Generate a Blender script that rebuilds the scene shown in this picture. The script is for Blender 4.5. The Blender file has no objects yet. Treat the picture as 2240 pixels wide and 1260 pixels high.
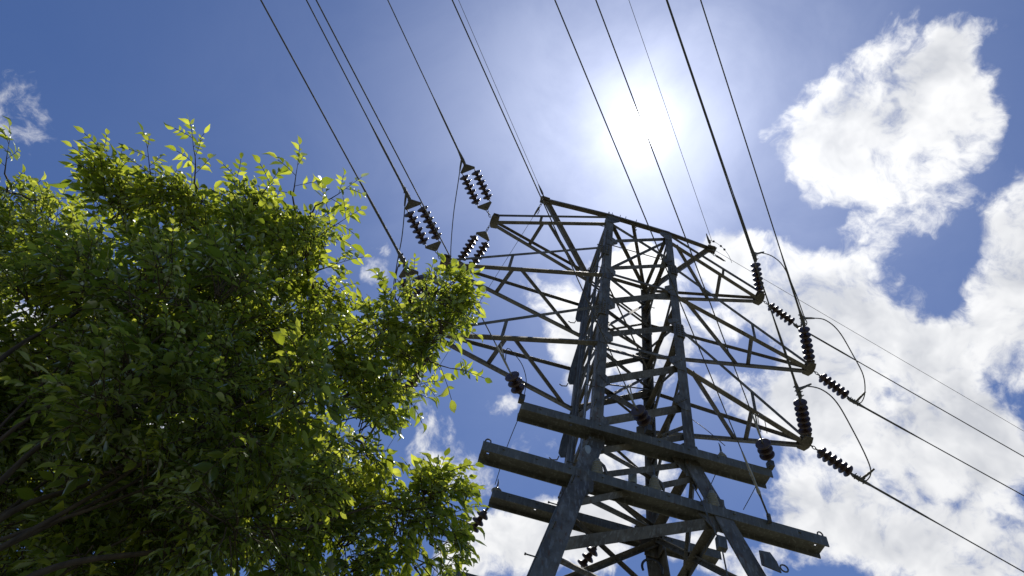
import bpy, math, random
import numpy as np
from mathutils import Vector, Matrix

# ------------------------------------------------------------------ camera, sky, sun, exposure
SC = bpy.context.scene
COL = SC.collection
R = math.radians
SC.view_settings.view_transform = 'Standard'
SC.view_settings.look = 'None'
SC.view_settings.exposure = 0.0
SC.view_settings.gamma = 1.0
SC.view_settings.use_curve_mapping = False
SC.cycles.max_bounces = 10
SC.cycles.transmission_bounces = 6
SC.cycles.use_denoising = True

cam = bpy.data.cameras.new('camera')
cam.sensor_width = 36.0
cam.lens = 36.0 * 1567.48 / 2240.0
cam.clip_start = 0.05
cam.clip_end = 5000
camo = bpy.data.objects.new('camera', cam)
COL.objects.link(camo)
fw = Vector((0.00184222, 0.5124141, 0.85873651))
rt = Vector((0.95953303, -0.24271828, 0.14277325))
up = Vector((-0.28159007, -0.82372303, 0.49212539))
m = Matrix((rt, up, -fw)).transposed().to_4x4()
m.translation = (-3.05944, -9.42563, 1.6)
camo.matrix_world = m
SC.camera = camo

SUN = Vector((0.10574, 0.27306, 0.95617)).normalized()
SUN_EL = math.asin(SUN.z)
SUN_AZ = math.atan2(SUN.x, SUN.y)
sl = bpy.data.lights.new('sun', 'SUN')
sl.energy = 4.6
sl.angle = R(0.53)
sl.color = (1.0, 0.95, 0.87)
slo = bpy.data.objects.new('sun', sl)
COL.objects.link(slo)
slo.rotation_euler = SUN.to_track_quat('Z', 'Y').to_euler()
slo.location = (0, 0, 60)

# clouds of the day: direction, half sizes (radians), weight
CLOUDS = [(0.376, 0.134, 0.917, 0.0902, 0.0956, 0.9), (0.405, 0.065, 0.912, 0.0313, 0.0443, 0.95), (0.326, 0.204, 0.923, 0.0601, 0.0716, 0.9), (0.397, 0.197, 0.896, 0.1223, 0.0778, 0.8),
 (0.455, 0.232, 0.86, 0.0657, 0.0492, 0.8), (0.456, 0.133, 0.88, 0.0368, 0.0684, 0.9), (0.34, 0.267, 0.902, 0.0407, 0.0349, 0.8), (0.407, 0.289, 0.867, 0.0513, 0.0285, 0.55),
 (0.534, 0.223, 0.816, 0.0468, 0.078, 1), (0.55, 0.297, 0.78, 0.0578, 0.0683, 1), (0.585, 0.345, 0.734, 0.0464, 0.0464, 0.7), (0.431, 0.311, 0.847, 0.0396, 0.0396, 0.75),
 (0.346, 0.397, 0.85, 0.0894, 0.0715, 1), (0.267, 0.391, 0.881, 0.0427, 0.0427, 0.95), (0.416, 0.39, 0.821, 0.0983, 0.0867, 1), (0.5, 0.402, 0.767, 0.0884, 0.0773, 1),
 (0.42, 0.489, 0.764, 0.0984, 0.0753, 1), (0.516, 0.479, 0.71, 0.1201, 0.0928, 1), (0.578, 0.436, 0.69, 0.0625, 0.0625, 0.9), (0.49, 0.563, 0.665, 0.1208, 0.0714, 1),
 (0.573, 0.529, 0.626, 0.1033, 0.062, 0.95), (0.537, 0.347, 0.769, 0.0482, 0.0321, 0.75), (0.417, 0.572, 0.706, 0.0345, 0.0345, 0.8), (0.415, 0.629, 0.657, 0.0396, 0.0396, 0.6),
 (0.109, 0.533, 0.839, 0.0507, 0.1014, 0.95), (0.184, 0.502, 0.845, 0.0815, 0.1192, 1), (0.165, 0.446, 0.88, 0.0691, 0.044, 0.7), (0.273, 0.463, 0.843, 0.0368, 0.0368, 0.7),
 (0.318, 0.525, 0.79, 0.0423, 0.0363, 0.6), (0.091, 0.761, 0.642, 0.0781, 0.0541, 1), (0.19, 0.721, 0.667, 0.0902, 0.0541, 1), (0.237, 0.657, 0.716, 0.0729, 0.0547, 0.85),
 (0.036, 0.793, 0.608, 0.0415, 0.0355, 0.9), (0.315, 0.671, 0.671, 0.0587, 0.0411, 0.8), (0.363, 0.68, 0.637, 0.0686, 0.0343, 0.7), (0.187, 0.642, 0.743, 0.0432, 0.0309, 0.7),
 (-0.036, 0.692, 0.721, 0.0559, 0.0683, 0.5), (0.034, 0.64, 0.768, 0.0378, 0.0214, 0.55), (-0.191, 0.521, 0.832, 0.0282, 0.0313, 0.5), (0.039, 0.717, 0.696, 0.0308, 0.0246, 0.55),
 (-0.595, 0.397, 0.698, 0.0614, 0.087, 0.34), (-0.18, 0.597, 0.782, 0.0374, 0.0249, 0.6), (0.117, 0.439, 0.891, 0.0442, 0.0316, 0.45), (-0.363, 0.561, 0.744, 0.1181, 0.065, 0.7),
 (-0.515, 0.592, 0.62, 0.0852, 0.0852, 0.75), (-0.536, 0.481, 0.694, 0.0429, 0.0215, 0.7), (-0.396, 0.684, 0.613, 0.1341, 0.1118, 0.7), (-0.258, 0.522, 0.813, 0.0308, 0.0246, 0.5),
 (0.434, 0.029, 0.9, 0.0302, 0.0201, 0.45), (0.474, 0.321, 0.82, 0.0277, 0.0333, 0.3), (-0.119, 0.577, 0.808, 0.0379, 0.0316, 0.42), (0.003, 0.707, 0.707, 0.0433, 0.0371, 0.48),
 (-0.065, 0.669, 0.74, 0.0312, 0.0375, 0.46), (0.099, 0.67, 0.736, 0.0373, 0.0373, 0.42), (0.345, 0.537, 0.769, 0.0359, 0.0299, 0.45), (0.394, 0.607, 0.69, 0.0289, 0.0346, 0.5),
 (0.04, 0.508, 0.86, 0.0319, 0.0382, 0.36)]

W = bpy.data.worlds.new('World')
SC.world = W
W.use_nodes = True
nt = W.node_tree
nt.nodes.clear()
L = nt.links.new


class NB:
    """small node-building helper"""
    def __init__(s, tree):
        s.t = tree
        s.L = tree.links.new

    def put(s, sock, v):
        if isinstance(v, bpy.types.NodeSocket):
            s.L(v, sock)
        elif v is not None:
            sock.default_value = v

    def math(s, op, a, b=None, c=None, clamp=False):
        n = s.t.nodes.new('ShaderNodeMath')
        n.operation = op
        n.use_clamp = clamp
        for i, v in enumerate((a, b, c)):
            s.put(n.inputs[i], v)
        return n.outputs[0]

    def vm(s, op, a, b=None, out=0, scale=None):
        n = s.t.nodes.new('ShaderNodeVectorMath')
        n.operation = op
        s.put(n.inputs[0], a)
        if b is not None:
            s.put(n.inputs[1], b)
        if scale is not None:
            s.put(n.inputs['Scale'], scale)
        return n.outputs[out]

    def noise(s, vec, scale, detail=6, rough=.55, out='Fac', dist=0.0, lac=2.0):
        n = s.t.nodes.new('ShaderNodeTexNoise')
        s.put(n.inputs['Vector'], vec)
        n.inputs['Scale'].default_value = scale
        n.inputs['Detail'].default_value = detail
        n.inputs['Roughness'].default_value = rough
        n.inputs['Distortion'].default_value = dist
        n.inputs['Lacunarity'].default_value = lac
        return n.outputs[out]

    def rng(s, v, a, b, c=0.0, d=1.0, kind='SMOOTHSTEP'):
        n = s.t.nodes.new('ShaderNodeMapRange')
        n.interpolation_type = kind
        s.put(n.inputs[0], v)
        for i, x in enumerate((a, b, c, d)):
            s.put(n.inputs[i + 1], x)
        return n.outputs[0]

    def mix(s, f, a, b, mode='MIX'):
        n = s.t.nodes.new('ShaderNodeMix')
        n.data_type = 'RGBA'
        n.blend_type = mode
        s.put(n.inputs['Factor'], f)
        s.put(n.inputs['A'], a)
        s.put(n.inputs['B'], b)
        return n.outputs['Result']

    def ramp(s, f, stops):
        n = s.t.nodes.new('ShaderNodeValToRGB')
        r = n.color_ramp
        r.elements[0].position, r.elements[0].color = stops[0][0], stops[0][1]
        r.elements[1].position, r.elements[1].color = stops[-1][0], stops[-1][1]
        for p, c in stops[1:-1]:
            e = r.elements.new(p)
            e.color = c
        s.put(n.inputs[0], f)
        return n.outputs[0]


nb = NB(nt)
tc = nt.nodes.new('ShaderNodeTexCoord')
DIR = nb.vm('NORMALIZE', tc.outputs['Generated'])
sky = nt.nodes.new('ShaderNodeTexSky')
sky.sky_type = 'NISHITA'
sky.sun_disc = False
sky.sun_elevation = SUN_EL
sky.sun_rotation = SUN_AZ
sky.altitude = 300
sky.air_density = 1.0
sky.dust_density = 0.6
sky.ozone_density = 4.0
SKY_K = 0.085
skyc = nb.vm('SCALE', sky.outputs[0], scale=SKY_K)
gm = nt.nodes.new('ShaderNodeGamma')
L(skyc, gm.inputs[0])
gm.inputs[1].default_value = 1.18
skyc = nb.mix(1.0, gm.outputs[0], (1.00, 1.12, 1.36, 1), 'MULTIPLY')

# solar aureole: forward-scattered light round the sun disc
cosang = nb.vm('DOT_PRODUCT', DIR, tuple(SUN), out='Value')
ang = nb.math('ARCCOSINE', nb.math('MINIMUM', cosang, 0.9999999))        # radians
g1 = nb.math('EXPONENT', nb.math('MULTIPLY', nb.math('POWER', nb.math('DIVIDE', ang, 0.0175), 2.0), -1.0))
g2 = nb.math('EXPONENT', nb.math('DIVIDE', ang, -0.040))
g3 = nb.math('EXPONENT', nb.math('DIVIDE', ang, -0.175))
veil = nb.rng(nb.noise(DIR, 4.2, 6, .6, dist=.6), .3, .7, .55, 1.35)      # thin uneven cirrus round the sun
aur = nb.math('ADD', nb.math('ADD', nb.math('MULTIPLY', g1, 12.0), nb.math('MULTIPLY', g2, 0.95)), nb.math('MULTIPLY', nb.math('MULTIPLY', g3, 0.44), veil))
aurc = nb.vm("SCALE", (0.965, 0.985, 1.0), scale=aur)

# clouds
DIRC = Vector((0.35, 0.45, 0.82)).normalized()
wv = nb.noise(DIR, 7.0, 4, .6, 'Color')
wv = nb.vm('SUBTRACT', wv, (0.5, 0.5, 0.5))
wd = nb.vm('ADD', DIR, nb.vm('SCALE', wv, scale=0.085))
acc = None
for (cx, cy, cz, ra, rb, wt) in CLOUDS:
    c = Vector((cx, cy, cz))
    zx = c.normalized()
    ax = (rt - zx * rt.dot(zx)).normalized()
    ay = zx.cross(ax)
    mp = nt.nodes.new('ShaderNodeMapping')
    mp.vector_type = 'TEXTURE'
    mp.inputs['Location'].default_value = c
    mp.inputs['Rotation'].default_value = Matrix((ax, ay, zx)).transposed().to_euler()
    mp.inputs['Scale'].default_value = (ra, rb, max(ra, rb))
    L(wd, mp.inputs['Vector'])
    d2 = nb.vm('DOT_PRODUCT', mp.outputs[0], mp.outputs[0], out='Value')
    f = nb.rng(d2, 1.38, 0.0, 0.0, wt)
    # screen-like union
    acc = f if acc is None else nb.math('ADD', acc, nb.math('MULTIPLY', f, nb.math('SUBTRACT', 1.0, acc)))
fb = nb.noise(wd, 11.0, 10, .62, dist=.25)
fb2 = nb.noise(wd, 34.0, 7, .65)
shift = tuple(-0.028 * x for x in (SUN - DIRC * SUN.dot(DIRC)).normalized())
wd2 = nb.vm('ADD', wd, shift)
fbs = nb.noise(wd2, 11.0, 4, .5, dist=.25)                       # the same field, a little further from the sun
fbl = nb.noise(wd, 11.0, 4, .5, dist=.25)
det = nb.math('ADD', nb.math('MULTIPLY', nb.math('SUBTRACT', fb, .5), 2.3), nb.math('MULTIPLY', nb.math('SUBTRACT', fb2, .5), 1.2))
den = nb.math('ADD', nb.math('MULTIPLY', acc, 1.12), nb.math('MULTIPLY', det, nb.rng(acc, 0.0, .25, 0.4, 1.0)))
alpha = nb.rng(den, 0.36, 1.06)
alpha = nb.math('MULTIPLY', alpha, nb.rng(acc, 0.02, 0.18))
# billows: bright where the cloud thins towards the sun, softly grey where it thickens
relief = nb.math('SUBTRACT', fbs, fbl)
core = nb.math('ADD', nb.math('MULTIPLY', relief, 3.2), nb.rng(nb.math('ADD', acc, nb.math('MULTIPLY', nb.math('SUBTRACT', nb.noise(DIR, 5.5, 5, .55), .5), 2.0)), .55, 1.4, 0.0, .95), clamp=True)
cc = nb.mix(core, (0.93, 0.935, 0.95, 1), (0.60, 0.62, 0.67, 1))
near = nb.math('EXPONENT', nb.math('DIVIDE', ang, -0.30))
cc = nb.vm('SCALE', cc, scale=nb.math('ADD', 0.94, nb.math('MULTIPLY', near, 0.3)))
base = nb.mix(alpha, skyc, cc)
fin = nb.vm('ADD', base, aurc)
bg = nt.nodes.new('ShaderNodeBackground')
L(fin, bg.inputs['Color'])
bg.inputs['Strength'].default_value = 1.0
wo = nt.nodes.new('ShaderNodeOutputWorld')
L(bg.outputs[0], wo.inputs['Surface'])
W.cycles.sampling_method = 'MANUAL'
W.cycles.sample_map_resolution = 512

# ------------------------------------------------------------------ helpers
V = Vector
ORG = {}                                     # world origin of every object, by name
rng = random.Random(7)


def unit(v):
    return V(v).normalized()


class MB:
    """collects shapes and links them as ONE mesh object"""
    def __init__(s):
        s.v = []
        s.f = []
        s.sm = []

    def add(s, vs, fs, smooth=False):
        o = len(s.v)
        s.v += [tuple(v) for v in vs]
        s.f += [tuple(i + o for i in f) for f in fs]
        s.sm += [smooth] * len(fs)

    def obox(s, c, ax, ay, az):
        """box: centre and three half-axis vectors"""
        c, ax, ay, az = V(c), V(ax), V(ay), V(az)
        vs = [c + ax * i + ay * j + az * k for i in (-1, 1) for j in (-1, 1) for k in (-1, 1)]
        s.add(vs, [(0, 1, 3, 2), (4, 6, 7, 5), (0, 4, 5, 1), (2, 3, 7, 6), (0, 2, 6, 4), (1, 5, 7, 3)])

    def box(s, a, b):
        a, b = V(a), V(b)
        h = (b - a) / 2
        s.obox((a + b) / 2, (h.x, 0, 0), (0, h.y, 0), (0, 0, h.z))

    def prism(s, sec, p, q, e1, e2):
        """closed 2-D section swept from p to q"""
        p, q, e1, e2 = V(p), V(q), V(e1), V(e2)
        n = len(sec)
        vs = [p + e1 * x + e2 * y for x, y in sec] + [q + e1 * x + e2 * y for x, y in sec]
        fs = [(i, (i + 1) % n, n + (i + 1) % n, n + i) for i in range(n)]
        fs += [tuple(range(n))[::-1], tuple(range(n, 2 * n))]
        s.add(vs, fs)

    def angle(s, p, q, size, facing, t=None):
        """steel angle iron from p to q; its corner points towards `facing`"""
        p, q = V(p), V(q)
        d = (q - p).normalized()
        fx = V(facing) - d * V(facing).dot(d)
        if fx.length < 1e-4:
            fx = d.orthogonal()
        fx.normalize()
        g = d.cross(fx).normalized()
        e1 = (-fx + g).normalized()
        e2 = (-fx - g).normalized()
        t = t or max(.008, size * .09)
        o = fx * size * .35
        s.prism([(0, 0), (size, 0), (size, t), (t, t), (t, size), (0, size)], p + o, q + o, e1, e2)

    def plate(s, pts, thick):
        """flat polygon with thickness"""
        pts = [V(p) for p in pts]
        n = (pts[1] - pts[0]).cross(pts[2] - pts[0]).normalized() * thick / 2
        k = len(pts)
        s.add([p + n for p in pts] + [p - n for p in pts],
              [tuple(range(k)), tuple(range(k, 2 * k))[::-1]] + [(i, k + i, k + (i + 1) % k, (i + 1) % k) for i in range(k)])

    def tube(s, pts, r, n=8, cap=True):
        pts = [V(p) for p in pts]
        rs = r if isinstance(r, (list, tuple)) else [r] * len(pts)
        rings = []
        prev = None
        for i, p in enumerate(pts):
            t = (pts[min(i + 1, len(pts) - 1)] - pts[max(i - 1, 0)]).normalized()
            a = prev - t * prev.dot(t) if prev is not None else t.orthogonal()
            a.normalize()
            prev = a
            b = t.cross(a)
            rings.append([p + (a * math.cos(2 * math.pi * k / n) + b * math.sin(2 * math.pi * k / n)) * rs[i] for k in range(n)])
        vs = [v for rg in rings for v in rg]
        fs = []
        for i in range(len(pts) - 1):
            for k in range(n):
                k2 = (k + 1) % n
                fs.append((i * n + k, i * n + k2, (i + 1) * n + k2, (i + 1) * n + k))
        s.add(vs, fs, True)
        if cap:
            s.add(rings[0], [tuple(range(n))[::-1]])
            s.add(rings[-1], [tuple(range(n))])

    def lathe(s, p, d, prof, n=18):
        """profile of (distance along d, radius)"""
        p, d = V(p), unit(d)
        a = d.orthogonal().normalized()
        b = d.cross(a)
        vs = []
        for (h, r) in prof:
            for k in range(n):
                c = 2 * math.pi * k / n
                vs.append(p + d * h + (a * math.cos(c) + b * math.sin(c)) * max(r, 1e-4))
        fs = []
        for i in range(len(prof) - 1):
            for k in range(n):
                k2 = (k + 1) % n
                fs.append((i * n + k, i * n + k2, (i + 1) * n + k2, (i + 1) * n + k))
        s.add(vs, fs, True)

    def build(s, name, mat, parent=None, origin=None):
        me = bpy.data.meshes.new(name)
        o0 = V(origin) if origin is not None else V((0, 0, 0))
        if parent is not None and origin is None:
            o0 = V(ORG[parent.name])
        me.from_pydata([tuple(V(v) - o0) for v in s.v], [], s.f)
        me.polygons.foreach_set('use_smooth', s.sm)
        me.materials.append(mat)
        me.validate()
        me.update()
        o = bpy.data.objects.new(name, me)
        COL.objects.link(o)
        if parent is not None:
            o.parent = parent
        else:
            o.location = o0
        ORG[o.name] = tuple(o0)
        return o


def tag(o, label, cat, group=None):
    o['label'] = label
    o['category'] = cat
    if group:
        o['group'] = group
    return o


def empty(name, loc, label=None, cat=None, group=None, parent=None):
    o = bpy.data.objects.new(name, None)
    o.empty_display_size = .2
    COL.objects.link(o)
    o.location = loc
    if parent is not None:
        o.parent = parent
    ORG[o.name] = tuple(loc)
    if label:
        tag(o, label, cat, group)
    return o


# ------------------------------------------------------------------ materials
def material(name):
    mt = bpy.data.materials.new(name)
    mt.use_nodes = True
    b = mt.node_tree.nodes['Principled BSDF']
    n = NB(mt.node_tree)
    pos = mt.node_tree.nodes.new('ShaderNodeTexCoord').outputs['Object']
    return mt, b, n, pos


def steel(name, a, b_, rust, metal=.12, rough=.6, rust_lo=.56, bump=.25):
    mt, b, n, pos = material(name)
    geo = mt.node_tree.nodes.new('ShaderNodeNewGeometry')
    n1 = n.noise(pos, 2.3, 8, .65)
    n2 = n.noise(n.vm('MULTIPLY', pos, (9, 9, 1.6)), 2.0, 6, .6)
    c = n.mix(n.rng(n1, .36, .64), a, b_)
    c = n.mix(n.math('MULTIPLY', n.rng(n2, rust_lo, rust_lo + .12), .85), c, rust)
    c = n.mix(n.math('MULTIPLY', n.rng(n.noise(n.vm('MULTIPLY', pos, (5, 5, .7)), 4.0, 5, .6), .52, .66), .5), c, (.30, .295, .27, 1))
    c = n.mix(n.math('MULTIPLY', n.rng(n.noise(pos, 38, 5, .7), .55, .75), .35), c, (.10, .095, .085, 1))
    L2 = mt.node_tree.links.new
    L2(c, b.inputs['Base Color'])
    b.inputs['Metallic'].default_value = metal
    L2(n.rng(n2, .3, .7, rough - .12, rough + .18), b.inputs['Roughness'])
    bp = mt.node_tree.nodes.new('ShaderNodeBump')
    bp.inputs['Strength'].default_value = bump
    bp.inputs['Distance'].default_value = .006
    L2(n.noise(pos, 55, 6, .6), bp.inputs['Height'])
    L2(bp.outputs[0], b.inputs['Normal'])
    return mt


M_STEEL = steel('weathered_galvanised_steel', (.175, .155, .118, 1), (.085, .073, .054, 1), (.13, .068, .040, 1))
M_BEAM = steel('channel_steel', (.155, .15, .125, 1), (.105, .10, .082, 1), (.11, .065, .042, 1), rust_lo=.6)
M_BRACE = steel('angle_iron', (.18, .160, .125, 1), (.095, .082, .062, 1), (.12, .07, .042, 1), rust_lo=.58)
M_FIT = steel('forged_fitting', (.16, .155, .14, 1), (.10, .095, .085, 1), (.10, .055, .035, 1), metal=.4)
M_WIRE = steel('stranded_aluminium', (.11, .105, .095, 1), (.07, .068, .06, 1), (.06, .055, .05, 1), metal=0, rough=.85, bump=.0)
M_CABLE = steel('black_cable_sheath', (.045, .045, .045, 1), (.03, .03, .03, 1), (.05, .045, .04, 1), metal=0, rough=.5, bump=.1)
M_PIPE = steel('pale_conduit', (.42, .42, .40, 1), (.30, .30, .28, 1), (.2, .15, .1, 1), metal=.1, rough=.45)


def porcelain(name, a, b_, rough):
    mt, b, n, pos = material(name)
    c = n.mix(n.rng(n.noise(pos, 14, 5, .6), .35, .7), a, b_)
    mt.node_tree.links.new(c, b.inputs['Base Color'])
    mt.node_tree.links.new(n.rng(n.noise(pos, 30, 4, .6), .3, .7, rough, rough + .12), b.inputs['Roughness'])
    b.inputs['Coat Weight'].default_value = .12
    b.inputs['Coat Roughness'].default_value = .08
    return mt


M_DISC = porcelain('brown_glazed_porcelain', (.050, .026, .018, 1), (.085, .052, .038, 1), .3)
M_POST = porcelain('grey_glazed_porcelain', (.30, .28, .21, 1), (.20, .185, .14, 1), .2)
M_GREY = porcelain('grey_housing', (.42, .45, .43, 1), (.33, .36, .34, 1), .35)


def leaf_material():
    mt = bpy.data.materials.new('leaf')
    mt.use_nodes = True
    t = mt.node_tree
    t.nodes.clear()
    n = NB(t)
    geo = t.nodes.new('ShaderNodeNewGeometry')
    rnd = geo.outputs['Random Per Island']
    co = t.nodes.new('ShaderNodeTexCoord').outputs['Object']
    big = n.noise(co, 2.2, 3, .5)
    k = n.math('ADD', n.math('MULTIPLY', rnd, .62), n.math('MULTIPLY', big, .38))
    refl = n.ramp(k, [(0.1, (.024, .042, .011, 1)), (.5, (.040, .068, .016, 1)), (.9, (.075, .100, .018, 1))])
    tran = n.ramp(k, [(0.1, (.09, .135, .010, 1)), (.5, (.25, .29, .019, 1)), (.84, (.50, .52, .06, 1)), (.97, (.54, .50, .09, 1))])
    d = t.nodes.new('ShaderNodeBsdfDiffuse')
    tr = t.nodes.new('ShaderNodeBsdfTranslucent')
    gl = t.nodes.new('ShaderNodeBsdfGlossy')
    gl.inputs['Roughness'].default_value = .42
    gl.inputs['Color'].default_value = (.9, .95, .9, 1)
    n.L(refl, d.inputs['Color'])
    n.L(tran, tr.inputs['Color'])
    ad = t.nodes.new('ShaderNodeAddShader')
    n.L(d.outputs[0], ad.inputs[0])
    n.L(tr.outputs[0], ad.inputs[1])
    fr = t.nodes.new('ShaderNodeFresnel')
    fr.inputs['IOR'].default_value = 1.42
    mx = t.nodes.new('ShaderNodeMixShader')
    n.L(n.math('MULTIPLY', fr.outputs[0], .36), mx.inputs[0])
    n.L(ad.outputs[0], mx.inputs[1])
    n.L(gl.outputs[0], mx.inputs[2])
    out = t.nodes.new('ShaderNodeOutputMaterial')
    n.L(mx.outputs[0], out.inputs['Surface'])
    return mt


M_LEAF = leaf_material()
mt, b, n, pos = material('bark')
c = n.mix(n.rng(n.noise(n.vm('MULTIPLY', pos, (6, 6, 1.2)), 5, 7, .65), .35, .7), (.10, .075, .05, 1), (.045, .033, .024, 1))
n.L(c, b.inputs['Base Color'])
b.inputs['Roughness'].default_value = .9
M_BARK = mt
mt, b, n, pos = material('grass_ground')
c = n.mix(n.rng(n.noise(pos, .35, 8, .65), .35, .65), (.085, .088, .065, 1), (.13, .122, .10, 1))
c = n.mix(n.rng(n.noise(pos, 3.0, 8, .7), .45, .7), c, (.05, .075, .02, 1))
n.L(c, b.inputs['Base Color'])
b.inputs['Roughness'].default_value = .95
M_GROUND = mt

# ------------------------------------------------------------------ ground
g = MB()
N = 40
ext = 900.0
gr = np.linspace(-1, 1, N + 1)
gr = np.sign(gr) * np.abs(gr) ** 2.2 * ext
for yy in gr:
    for xx in gr:
        g.v.append((xx, yy, -.02 if abs(xx) < 15 and abs(yy) < 20 else -.02 + .5 * math.sin(xx * .021) * math.cos(yy * .017) - .4))
for j in range(N):
    for i in range(N):
        a = j * (N + 1) + i
        g.f.append((a, a + 1, a + N + 2, a + N + 1))
        g.sm.append(True)
go = g.build('ground', M_GROUND)
go['kind'] = 'structure'

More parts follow.
